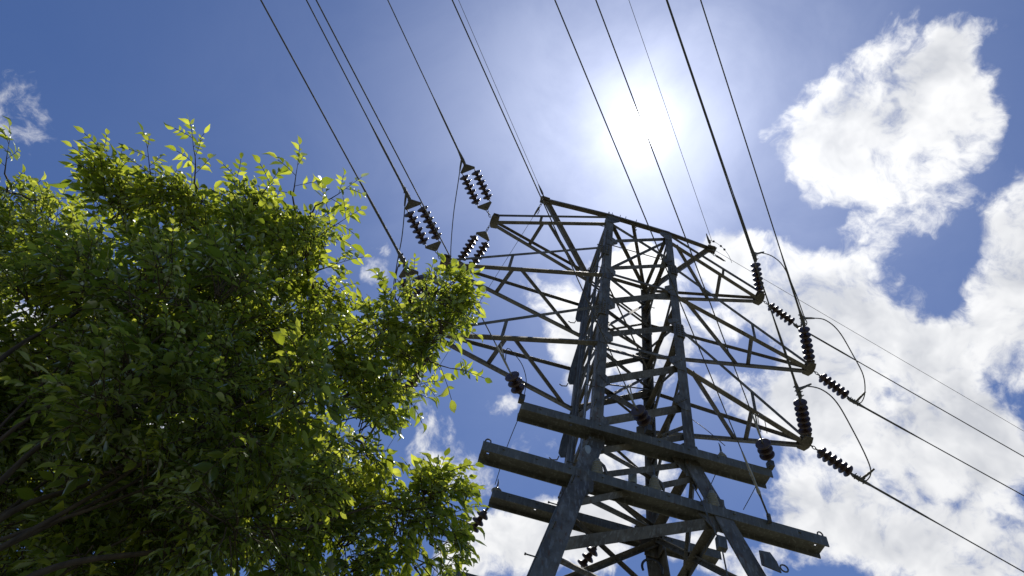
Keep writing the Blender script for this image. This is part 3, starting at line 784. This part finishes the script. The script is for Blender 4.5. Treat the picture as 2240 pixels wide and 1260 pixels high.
b1a, b1b = V(DATA['b1'][0]), V(DATA['b1'][1])
b2a, b2b = V(DATA['b2'][0]), V(DATA['b2'][1])
S_ = V((0, 0, .04))
hbeam(b1a + V((0, .0, .02)), b1b + V((0, 0, .02)), holes=(.95, 4.3))
hbeam(b2a + V((0, 0, .02)), b2b + V((0, 0, .02)), dp=.31, holes=(.12, 1.9, 4.1, 5.62), eyes=(.08, 5.70))
hbeam(V((-2.285, 1.06, 11.53)), V((2.36, 1.06, 11.64)), holes=(.9,))
hbeam(V((-2.75, 1.52, 9.87)), V((3.0, 1.52, 9.99)), holes=(.3,))

# riser conduits and their metal guards on the outer left face
for (dy, dx, r, z0, z1, mt_) in ((-.42, -.06, .034, 0.2, 20.4, M_FIT), (.12, -.10, .036, .2, 19.0, M_FIT), (.50, -.08, .034, .2, 20.2, M_FIT), (-.62, -.10, .018, 11.2, 14.2, M_PIPE)):
    zs = [z for z in (z0, 4, 8, ZB, 13.2, 14.2, 15, 17, 19, 20.4) if z0 <= z <= z1]
    if zs[-1] != z1:
        zs.append(z1)
    mb = MB()
    mb.tube([V((leg('RL', z).x + dx, dy * (1 + max(0, ZB - z) * .2), z)) for z in zs], r, 10)
    mb.build('conduit', mt_, tower)
for (z0, z1) in ((18.1, 20.4), (15.3, 17.2), (12.8, 14.4)):
    xl = leg('RL', z0).x - .16
    mb = MB()
    w0, w1 = .16, .05
    y = .86
    mb.plate([V((xl - .08, y, z0 + .12)), V((xl - .02, y, z0)), V((xl + .09, y, z0 + .05)), V((xl + .14, y, z1)), V((xl + .08, y, z1)), V((xl - .06, y, z0 + (z1 - z0) * .3))], .02)
    g_ = mb.build('cable_guard', M_FIT, tower)
    mb = MB()
    p = V((xl - .06, y, z0 + .02))
    mb.tube([p, p + V((-.03, 0, -.12)), p + V((-.14, 0, -.16)), p + V((-.2, 0, -.12))], .014, 6)
    mb.build('hook', M_FIT, g_)

# small bracket and ring low on the right front leg
p = leg('FR', 9.15)
mb = MB()
mb.plate([p + V((.05, -.2, -.12)), p + V((.34, -.2, -.16)), p + V((.30, -.2, .02)), p + V((.22, -.2, .16)), p + V((.05, -.2, .14))], .02)
mb.tube([p + V((.40, -.2, -.06)) + V((.06 * math.cos(x), 0, .06 * math.sin(x))) for x in np.linspace(0, 6.2, 14)], .013, 6)
mb.build('bracket', M_FIT, tower)
mb = MB()
q = leg('FR', 9.35) + V((-.42, -.1, 0))
mb.obox(q, V((.07, 0, 0)), V((0, .05, 0)), V((0, 0, .11)))
mb.tube([q + V((-.04, 0, .1)), q + V((-.12, .05, .45)), q + V((-.2, .1, .9)), q + V((-.22, .3, 1.4))], .012, 6)
mb.tube([q + V((0, 0, -.1)), q + V((.04, .02, -.6)), q + V((.10, .0, -1.5)), q + V((.3, 0, -4))], .012, 6)
mb.build('junction_box', M_FIT, tower)


# ------------------------------------------------------------------ insulators
def disc_profile(r, h):
    return [(0, .0), (0, r * .30), (.004, r * .38), (h * .26, r * .42), (h * .34, r * .62), (h * .46, r * .86), (h * .58, r * .98), (h * .68, r), (h * .75, r * .95),
            (h * .80, r * .78), (h * .76, r * .62), (h * .84, r * .50), (h * .80, r * .34), (h * .90, r * .18), (h * 1.0, r * .14)]


def disc_part(p, d, r, h, parent, n=20):
    mb = MB()
    mb.lathe(p, d, disc_profile(r, h), n)
    return mb.build('insulator_disc', M_DISC, parent)


def chain_link(mb, p, q):
    p, q = V(p), V(q)
    d = (q - p).normalized()
    a = d.orthogonal().normalized()
    Ln = (q - p).length
    k = max(2, round(Ln / .09))
    st = Ln / k
    b_ = d.cross(a)
    for i in range(k):
        c = p + d * st * (i + .5)
        w = a if i % 2 == 0 else b_
        mb.tube([c + d * st * .62 * math.cos(t) + w * .028 * math.sin(t) for t in np.linspace(0, 2 * math.pi, 13)], .010, 6, False)


def clamp_part(parent, p, d, tail):
    """bolted strain clamp gripping the conductor, with the lug the jumper leaves from"""
    p, d = V(p), unit(d)
    tail = unit(tail)
    n = d.cross(tail).normalized()
    mb = MB()
    mb.tube([p - d * .26, p - d * .20, p - d * .06, p + d * .10, p + d * .30], [.018, .042, .050, .038, .022], 10)
    for q in (-.16, -.05, .06):
        mb.obox(p + d * q, d * .018, n * .062, tail * .03)
        mb.tube([p + d * q - n * .05 - tail * .05, p + d * q - n * .05 + tail * .07], .012, 6)
        mb.tube([p + d * q + n * .05 - tail * .05, p + d * q + n * .05 + tail * .07], .012, 6)
    mb.tube([p - d * .02, p - d * .01 + tail * .10, p + tail * .28, p + tail * .38], [.03, .03, .026, .02], 8)
    return mb.build('strain_clamp', M_FIT, parent)


def string(tip, K, n, twin, label, group, tail, r=.146, d_out=None, side=None):
    tip, K = V(tip), V(K)
    d = (K - tip).normalized()
    Ln = (K - tip).length
    o = empty('insulator_string', tip, label, 'insulator', group)
    sd = V((0, 0, 1)).cross(d).normalized() if side is None else unit(side)
    if twin:
        st, en = .40, Ln - .24
        ya, yb = st + .16, en - .16
        mb = MB()
        chain_link(mb, tip + d * .14, tip + d * st)
        mb.build('chain_link', M_FIT, o)
        for base, w in ((st, 1), (en, -1)):
            mb = MB()
            ap = tip + d * base
            bs = tip + d * (base + .17 * w)
            mb.plate([ap - sd * .04 - d * .02 * w, ap + sd * .04 - d * .02 * w, bs + sd * .235 - d * .03 * w, bs + sd * .22 + d * .02 * w, bs - sd * .22 + d * .02 * w, bs - sd * .235 - d * .03 * w], .02)
            mb.build('yoke_plate', M_FIT, o)
        a0, a1 = st + .235, en - .215
        for q in (-1, 1):
            off = sd * .195 * q
            pitch = (a1 - a0) / (n + .35)
            for i in range(n):
                disc_part(tip + off + d * (a0 + pitch * (i + .1)), d, r, pitch, o)
            mb = MB()
            mb.tube([tip + off + d * (a0 - .06), tip + off + d * (a1 + .06)], .013, 6)
            mb.build('connecting_rod', M_FIT, o)
        mb = MB()
        mb.tube([tip + d * en, K], .016, 6)
        mb.build('clevis', M_FIT, o)
    else:
        a0, a1 = .28, Ln - .30
        pitch = (a1 - a0) / n
        mb = MB()
        chain_link(mb, tip + d * .04, tip + d * (a0 + .01))
        mb.build('chain_link', M_FIT, o)
        for i in range(n):
            disc_part(tip + d * (a0 + pitch * i), d, r, pitch, o)
        mb = MB()
        mb.tube([tip + d * (a1 - .02), K], .02, 6)
        mb.build('clevis', M_FIT, o)
    clamp_part(o, K, d if d_out is None else d_out, tail)
    return o


def rods(r, n, k=5):
    """radii of a span: armour rods thicken its first stretch"""
    return [r * (1.75 if i < k else 1.0) for i in range(n)]


def wire(name, pts, r, label, cat, group, mat=M_WIRE, n=6):
    mb = MB()
    mb.tube(pts, rods(r, len(pts)) if name == 'conductor' else r, n)
    o = mb.build(name, mat, None, origin=pts[0])
    return tag(o, label, cat, group)


def span(K, e, far, c=.0003, start=0.0, steps=48):
    K, e = V(K), V(e)
    pts = []
    for i in range(steps + 1):
        s = start + far * (i / steps) ** 1.7
        pts.append(K + e * s + V((0, 0, c * s * s)))
    return pts


def smooth(pts, n=6):
    """Catmull-Rom through the points"""
    P = [V(p) for p in pts]
    P = [P[0] * 2 - P[1]] + P + [P[-1] * 2 - P[-2]]
    out = []
    for i in range(1, len(P) - 2):
        for k in range(n):
            t = k / n
            a, b_, c, d = P[i - 1], P[i], P[i + 1], P[i + 2]
            out.append(.5 * ((2 * b_) + (c - a) * t + (2 * a - 5 * b_ + 4 * c - d) * t * t + (3 * b_ - a - 3 * c + d) * t ** 3))
    out.append(P[-2])
    return out


S1 = DATA['span1']
level = {'T': 'top', 'M': 'middle', 'B': 'bottom'}
DL = V((-.276, .934, -.25)).normalized()
for k in ('TL', 'ML', 'BL'):
    K, e = S1[k]
    string(TIP[k], K, 6, True, f'twin string of dark discs running up and forward from the {level[k[0]]} left crossarm', 'twin insulator strings on the left crossarms', (V(DATA['jump'][k][2]) - V(K)), d_out=e)
    K2 = V(DATA['clL'][k])
    string(TIP[k], K2, 6, True, f'twin string of dark discs running down and back from the {level[k[0]]} left crossarm', 'twin insulator strings on the left crossarms', V((.1, -.1, 1)), d_out=DL)
    wire('conductor', span(K, e, 90), .0155, f'overhead conductor reaching the {level[k[0]]} left crossarm from the top of the picture', 'power line', 'conductors of the high voltage line')
    wire('conductor', span(K2, DL, 75, .0012), .0145, f'conductor leaving the {level[k[0]]} left crossarm downward behind the tree', 'power line', 'conductors of the high voltage line')
    pts = [V(p) for p in DATA['jump'][k]]
    wire('jumper_wire', smooth(pts), .0145, f'slack jumper cable hanging below the {level[k[0]]} left crossarm insulators', 'cable', 'jumper cables')
for k in ('TR', 'MR', 'BR'):
    K, e = S1[k]
    K2, e2 = DATA['span2'][k]
    string(TIP[k], K, 6, False, f'single string of dark discs running up and forward from the {level[k[0]]} right crossarm', 'single insulator strings on the right crossarms', (V(DATA['jump'][k][1]) - V(K)), d_out=e)
    string(TIP[k], K2, 6, False, f'single string of dark discs stretched down to the right from the {level[k[0]]} right crossarm', 'single insulator strings on the right crossarms', (V(DATA['jump'][k][-3]) - V(K2)), d_out=e2)
    wire('conductor', span(K, e, 90), .0155, f'overhead conductor reaching the {level[k[0]]} right crossarm from the top of the picture', 'power line', 'conductors of the high voltage line')
    wire('conductor', span(K2, e2, 95, .0005), .0145, f'conductor leaving the {level[k[0]]} right crossarm toward the lower right corner', 'power line', 'conductors of the high voltage line')
    pts = [V(p) for p in DATA['jump'][k]]
    wire('jumper_wire', smooth(pts), .0145, f'curved jumper cable looping around the end of the {level[k[0]]} right crossarm', 'cable', 'jumper cables')

# earth wires
for k, w, sd in (('EL', 'left', -1), ('ER', 'right', 1)):
    K, e = S1[k]
    wire('earth_wire', span(K, e, 90), .0075, f'thin earth wire coming down to the {w} end of the top beam', 'wire', 'thin earth wires')
K2, e2 = DATA['span2']['ER']
wire('earth_wire', span(ER, e2, 95, .0005), .006, 'thin earth wire leaving the right end of the top beam toward the right', 'wire', 'thin earth wires')
EDL = V((-.276, .934, -.30)).normalized()
e0 = EL + V((-.05, .06, -.12))
wire('earth_wire', span(e0 + EDL * .25, EDL, 75, .0010), .0065, 'thin earth wire dropping from the left beam end past the crossarms', 'wire', 'thin earth wires')
# their grips
for (p, d, w) in ((EL, V(S1['EL'][1]), 'upper grip on the left end of the top beam'), (ER, V(S1['ER'][1]), 'upper grip on the right end of the top beam'), (e0, EDL, 'hooked grip hanging under the left end of the top beam'), (ER + V((.02, .1, -.1)), V(e2), 'hooked grip hanging under the right end of the top beam')):
    o = empty('wire_grip', p, 'small dark ' + w, 'clamp', 'earth wire grips')
    mb = MB()
    chain_link(mb, p, p + d * .16)
    mb.build('shackle', M_FIT, o)
    mb = MB()
    mb.tube([p + d * .15, p + d * .20, p + d * .34, p + d * .5], [.02, .034, .03, .012], 8)
    mb.tube([p + d * .2, p + d * .24 + V((.05, 0, -.09)), p + d * .36 + V((.06, 0, -.10))], .012, 6)
    mb.build('clamp_body', M_FIT, o)
# looped earth tail with three little clips on the right end
t0 = ER + V(S1['ER'][1]) * .22
arc = smooth([t0, t0 + V((.08, -.02, .09)), t0 + V((.27, .02, .10)), t0 + V((.46, .06, -.02)), t0 + V((.62, .12, -.28)), t0 + V((.72, .2, -.55))], 5)
o = wire('earth_tail', arc, .006, 'thin looped earthing tail with clips above the right beam end', 'wire', None)
for i in (7, 13, 16):
    mb = MB()
    mb.obox(arc[i], V((.026, 0, 0)), V((0, .02, 0)), V((0, 0, .03)))
    mb.build('clip', M_FIT, o)

# distribution circuit dead-ended on the upper channel beam
for k, w in (('w3', 'left end'), ('w5', 'middle'), ('w7', 'right end')):
    A, K, e = (V(x) for x in DATA[k])
    d = (K - A).normalized()
    Ln = (K - A).length
    o = empty('strain_insulator', A, f'short three disc dark insulator at the {w} of the upper front beam', 'insulator', 'short insulators on the channel beams')
    mb = MB()
    mb.tube([A - d * .03, A + d * .10], .03, 8)
    mb.obox(A + V((0, 0, -.06)), V((.05, 0, 0)), V((0, .06, 0)), V((0, 0, .07)))
    mb.build('end_fitting', M_FIT, o)
    for i in range(3):
        disc_part(A + d * (.10 + .135 * i), d, .138, .145, o)
    mb = MB()
    g0 = A + d * .5
    mb.tube([g0, K, K + e * .12, K + e * .42], [.012, .022, .02, .012], 8)
    mb.tube([K, K + e * .2 + V((.03, 0, .05)), K + e * .34 + V((.05, 0, .11))], .013, 6)
    mb.build('wedge_clamp', M_PIPE, o)
    wire('distribution_wire', span(K, e, 90), .0105, f'lighter overhead wire landing on the {w} of the upper front beam', 'power line', 'wires of the lower circuit')
A, K, e = (V(x) for x in DATA['w6'])
o = empty('guy_grip', A, 'long metal wire grip tied to the top of the lower front beam', 'clamp')
mb = MB()
mb.tube([A - V((0, 0, .1)), A + V((0, 0, .06))], .035, 8)
d = (K - A).normalized()
mb.tube([A, A + d * .45, A + d * .55], [.016, .016, .026], 8)
mb.build('anchor_rod', M_FIT, o)
mb = MB()
mb.tube([A + d * .5, A + d * .58, A + d * .7, K + e * .05, K + e * .5], [.014, .032, .02, .024, .012], 8)
mb.build('grip_body', M_PIPE, o)
wire('distribution_wire', span(K, e, 90), .0095, 'lighter overhead wire ending in a long grip on the lower front beam', 'power line', 'wires of the lower circuit')

# dead-ends on the rear upper beam, line running off behind the tree
DLOW = V((-.276, .934, -.272)).normalized()
for (A, w) in ((V((-2.27, 1.40, 11.46)), 'left end'), (V((-.03, 1.40, 11.36)), 'middle')):
    o = empty('strain_insulator', A, f'short three disc dark insulator hanging off the {w} of the rear beam', 'insulator', 'short insulators on the channel beams')
    d = V((-.34, .78, -.52)).normalized()
    mb = MB()
    mb.tube([A - d * .05, A + d * .10], .026, 8)
    mb.build('end_fitting', M_FIT, o)
    for i in range(3):
        disc_part(A + d * (.09 + .15 * i), d, .13, .165, o)
    K = A + d * .82
    mb = MB()
    for q in (-.03, .03):
        mb.tube([A + d * .56 + V((q, 0, 0)), A + d * .74 + V((q, 0, 0))], .011, 6)
    mb.tube([A + d * .72, K, K + DLOW * .18], [.03, .034, .014], 8)
    mb.build('wedge_clamp', M_FIT, o)
    wire('distribution_wire', span(K, DLOW, 70, .0012), .0085, f'thin wire running off behind from the {w} of the rear beam', 'power line', 'wires of the lower circuit')


# upright ribbed insulators standing on the front beams
def post(x, z, y, h, r, label, n=5, arm=False):
    A = V((x, y, z))
    o = empty('post_insulator', A, label, 'insulator', 'upright ribbed insulators')
    prof = [(0, r * .55), (.03, r * .9), (.05, r * .95)]
    st = (h - .12) / n
    for i in range(n):
        rr = r * (1 - .38 * i / n)
        b0 = .05 + st * i
        prof += [(b0, rr * .55), (b0 + st * .12, rr * 1.05), (b0 + st * .38, rr * 1.05), (b0 + st * .80, rr * .52)]
    prof += [(h - .06, r * .5), (h - .02, r * .42), (h, r * .1)]
    mb = MB()
    mb.lathe(A, (0, 0, 1), prof, 18)
    mb.build('ribbed_body', M_POST, o)
    mb = MB()
    mb.tube([A + V((0, 0, h - .02)), A + V((.0, 0, h + .14)), A + V((-.02, 0, h + .24))], [.022, .016, .006], 8)
    mb.build('top_spike', M_FIT, o)
    if arm:
        mb = MB()
        mb.tube([A + V((.02, 0, h * .92)), A + V((.12, .02, h * .75)), A + V((.16, .02, h * .45)), A + V((.17, .02, h * .3))], [.02, .026, .03, .012], 8)
        mb.build('lug', M_FIT, o)
    return o


zb2 = lambda x: b2a.z + (b2b.z - b2a.z) * (x - b2a.x) / (b2b.x - b2a.x) + .115
post(-.87, zb2(-.87), -1.32, .40, .105, 'pale ribbed insulator on the lower front beam beside the left leg', arm=True)
post(.11, zb2(.11), -1.32, .38, .10, 'pale ribbed insulator on the lower front beam midway between the legs', arm=True)
post(1.10, zb2(1.1), -1.32, .40, .105, 'pale ribbed insulator on the lower front beam beside the right leg', arm=True)
post(1.46, 11.68, -1.2, .20, .085, 'small round insulator on the upper front beam near its right end', n=2)
post(-2.2, 11.66, 1.18, .14, .10, 'stubby round insulator on the left end of the rear beam', n=2)
# grey arrester housings
for (p, label) in ((V((-1.02, -1.16, 10.72)), 'small grey cylinder with black base fixed to the left leg'), (V((-.12, -.9, 10.75)), 'small grey hooded cap on the lower front beam between two insulators')):
    o = empty('surge_arrester', p, label, 'arrester', 'grey arresters')
    mb = MB()
    mb.lathe(p, (0, 0, 1), [(0, .05), (.02, .075), (.26, .075), (.30, .06), (.32, .02), (.33, 0)], 16)
    mb.build('housing', M_GREY, o)
    mb = MB()
    mb.lathe(p + V((0, 0, -.10)), (0, 0, 1), [(0, 0), (0, .05), (.03, .06), (.10, .06), (.105, 0)], 14)
    mb.obox(p + V((.0, 0, -.14)), V((.14, 0, 0)), V((0, .02, 0)), V((0, 0, .02)))
    mb.build('base', M_CABLE, o)

# thin leads between the beams
for k, label in (('j3', 'thin lead looping from the left insulator down to the rear beam end'), ('j7', 'short wire loop over the right insulator of the upper beam'),
                 ('j7b', 'thin lead between the right ends of the two front beams'), ('tie', 'thin tie wire from the right leg to the small round insulator'), ('drop', 'thin lead dropping from the small round insulator to the lower beam')):
    pts = [V(p) for p in DATA['misc'][k]]
    wire('lead_wire', smooth(pts, 4), .0075, label, 'wire', 'thin leads between the beams', M_CABLE)
c0 = leg('RR', 10.75) + V((-.25, -.15, 0))
wire('cable_coil', [c0 + V((.2 * math.cos(t), -.05, .2 * math.sin(t))) for t in np.linspace(-.3, 3.6, 18)], .024, 'thick black cable bent in an arch beside the rear leg', 'cable', None, M_CABLE, 8)

# ------------------------------------------------------------------ the leafy tree in front of the tower
CROWN = DATA['crown']
SPRIG = DATA['sprig']
RNG = np.random.default_rng(11)
TREE_BASE = V((-5.9, -6.1, 0))
tree = empty('tree', TREE_BASE, 'leafy green tree with compound leaves filling the left side of the picture', 'tree')
mb = MB()
fork = V((-5.6, -5.95, 2.7))
mb.tube(smooth([TREE_BASE + V((0, 0, -.1)), TREE_BASE + V((.04, .02, .5)), V((-5.78, -6.02, 1.5)), fork], 5), [.24 - .0065 * i for i in range(16)], 14)
mb.build('trunk', M_BARK, tree)
twigs = MB()


def limb_to(c, r0, k):
    c = V(c)
    mid = fork.lerp(c, .5) + V((rng.uniform(-.2, .2), rng.uniform(-.2, .2), rng.uniform(.05, .3)))
    w = lambda a: V((rng.uniform(-a, a), rng.uniform(-a, a), rng.uniform(-a, a) * .6))
    pts = smooth([fork - V((0, 0, .15)), fork.lerp(mid, .45) + w(.07), fork.lerp(mid, .75) + w(.08), mid + w(.05), mid.lerp(c, .4) + w(.09), mid.lerp(c, .75) + w(.08), c], 5)
    n = len(pts)
    return pts, [r0 * (1 - .88 * i / (n - 1)) for i in range(n)]


for k, i in enumerate((4, 9, 14, 16, 18, 20, 27, 30, 33, 36, 40, 46)):
    c = CROWN[i]
    pts, rs = limb_to(c[:3], .016 if k % 3 else .024, k)
    mb = MB()
    mb.tube(pts, rs, 9)
    mb.build('limb', M_BARK, tree)

# leaflet template: midrib along +x, blade in xy, drooping tip, folded and slightly wavy
TX = np.array([0, .30, .62, 1.0, .16, .40, .66, .84, .16, .40, .66, .84])
TY = np.array([0, 0, 0, 0, .16, .25, .19, .07, -.18, -.235, -.15, -.08])
TZ = np.array([0, 0, -.02, -.14, .05, .08, .04, -.06, .05, .08, .04, -.06])
TF = [(0, 1, 4), (1, 5, 4), (1, 2, 6, 5), (2, 3, 7, 6), (0, 8, 1), (1, 8, 9), (1, 9, 10, 2), (2, 10, 11, 3)]
leaf_pos, leaf_x, leaf_n, leaf_s = [], [], [], []


def norm(a):
    return a / np.maximum(np.linalg.norm(a, axis=-1, keepdims=True), 1e-9)


def compound(p, d, nrm, size):
    """one compound leaf: stalk plus five or seven leaflets"""
    n = 2 if RNG.random() < .45 else 3
    Ls = size * RNG.uniform(1.6, 2.3)
    d = d / np.linalg.norm(d)
    nrm = nrm - d * nrm.dot(d)
    nrm /= np.linalg.norm(nrm)
    b_ = np.cross(nrm, d)
    sag = np.array([0, 0, -1.0])
    pts = []
    for j in range(n + 1):
        t = (j + .9) / (n + .9)
        q = p + d * Ls * t + sag * Ls * .22 * t * t
        pts.append(q)
        if j == n:
            leaf_pos.append(q)
            leaf_x.append(d + sag * .5)
            leaf_n.append(nrm + RNG.normal(0, .25, 3))
            leaf_s.append(size * RNG.uniform(.85, 1.3))
        else:
            for s_ in (-1, 1):
                leaf_pos.append(q)
                leaf_x.append(d * .62 + b_ * s_ * .85 + sag * .35 + RNG.normal(0, .12, 3))
                leaf_n.append(nrm + RNG.normal(0, .28, 3))
                leaf_s.append(size * RNG.uniform(.5, 1.1))
    twigs.tube([V(p)] + [V(x) for x in pts], .0022, 4, False)


def shoot(p, d, length, size, gap=.075, rad=.005):
    """a twig carrying compound leaves on alternate sides"""
    d = d / np.linalg.norm(d)
    n = max(2, int(length / gap))
    a = np.cross(d, RNG.normal(0, 1, 3))
    a /= np.linalg.norm(a)
    pts = [p]
    q = p.copy()
    dd = d.copy()
    for i in range(n):
        dd = dd + RNG.normal(0, .07, 3) + np.array([0, 0, -.012])
        dd /= np.linalg.norm(dd)
        q = q + dd * (length / n)
        pts.append(q)
        ang_ = i * 2.6 + RNG.normal(0, .3)
        side = a * math.cos(ang_) + np.cross(dd, a) * math.sin(ang_)
        side[2] *= .45
        ld = dd * .55 + side * .9
        nr = np.array([0, 0, 1.0]) + RNG.normal(0, .38, 3)
        compound(q, ld, nr, size * (1 - .35 * i / n) * RNG.uniform(.85, 1.15))
    compound(q, dd, np.array([0, 0, 1.0]) + RNG.normal(0, .3, 3), size * .8)
    twigs.tube([V(x) for x in pts], [rad * (1 - .7 * i / n) for i in range(n + 1)], 5, False)


CC = np.array([c[:3] for c in CROWN])
mean_c = np.array([-4.9, -5.7, 4.6])
CAMP = np.array([-3.059, -9.426, 1.6])
inner = []                                    # a second, lower layer of shoots on the near underside of the crown
for (cx, cy, cz, r) in CROWN:
    if r > .40:
        c = np.array([cx, cy, cz])
        inner.append(tuple(c + (CAMP - c) * (.55 + .25 * r) / np.linalg.norm(CAMP - c)) + (r * .80,))
for (cx, cy, cz, r) in list(CROWN) + inner:
    c = np.array([cx, cy, cz])
    # shoots grow in tufts, with gaps between the tufts
    for _ in range(int(DENS * (r + .07) ** 2 / .10 + 1.5)):
        u = RNG.normal(0, 1, 3)
        u /= np.linalg.norm(u)
        q0 = c + u * r * RNG.uniform(.10, .95) ** .5 * .80
        lead = norm(u * .8 + norm(c - mean_c) * .4 + np.array([0, 0, .35]) + RNG.normal(0, .3, 3))
        tuft = RNG.uniform(.78, 1.22)
        for _k in range(int(RNG.integers(6, 10))):
            shoot(q0 + RNG.normal(0, .035, 3), lead + RNG.normal(0, .42, 3), RNG.uniform(.13, .27) * min(1, r / .3 + .4), RNG.uniform(.068, .106) * tuft)
for s_ in SPRIG:
    a, b_ = np.array(s_[:3]), np.array(s_[3:])
    Ln = np.linalg.norm(b_ - a)
    shoot(a, b_ - a, Ln * .80, .10, gap=.06, rad=.006)
    # woody stem back into the crown
    j = np.argmin(np.linalg.norm(CC - a, axis=1))
    twigs.tube([V(CC[j]), V((CC[j] + a) / 2 + np.array([0, 0, .03])), V(a)], [.011, .008, .006], 6, False)

LP, LX, LN, LS = (np.array(x) for x in (leaf_pos, leaf_x, leaf_n, leaf_s))
nl = len(LP)
X = norm(LX)
Z = norm(LN - X * np.sum(LN * X, 1, keepdims=True))
Y = np.cross(Z, X)
wid = RNG.uniform(.70, 1.08, nl)[:, None]
curl = RNG.uniform(.2, 2.8, nl)[:, None]
verts = (LP[:, None, :] + (X[:, None, :] * TX[None, :, None] + Y[:, None, :] * (TY[None, :] * wid)[:, :, None] + Z[:, None, :] * (TZ[None, :] * curl)[:, :, None]) * LS[:, None, None]).reshape(-1, 3)
nv = len(TX)
faces = []
for f in TF:
    faces.append((np.array(f)[None, :] + np.arange(nl)[:, None] * nv))
loops = np.concatenate([f.ravel() for f in faces])
tot = np.concatenate([np.full(nl, len(f), np.int32) for f in TF])
start = np.concatenate([[0], np.cumsum(tot)[:-1]])
me = bpy.data.meshes.new('foliage')
me.vertices.add(len(verts))
me.vertices.foreach_set('co', (verts - np.array(TREE_BASE)).ravel())
me.loops.add(len(loops))
me.loops.foreach_set('vertex_index', loops.astype(np.int32))
me.polygons.add(len(tot))
me.polygons.foreach_set('loop_start', start.astype(np.int32))
me.polygons.foreach_set('use_smooth', np.ones(len(tot), bool))
me.materials.append(M_LEAF)
me.update(calc_edges=True)
me.validate()
fo = bpy.data.objects.new('foliage', me)
COL.objects.link(fo)
fo.parent = tree
fo['kind'] = 'stuff'
tw = twigs.build('twig', M_BARK, tree)
tw['kind'] = 'stuff'
print('leaflets', nl)
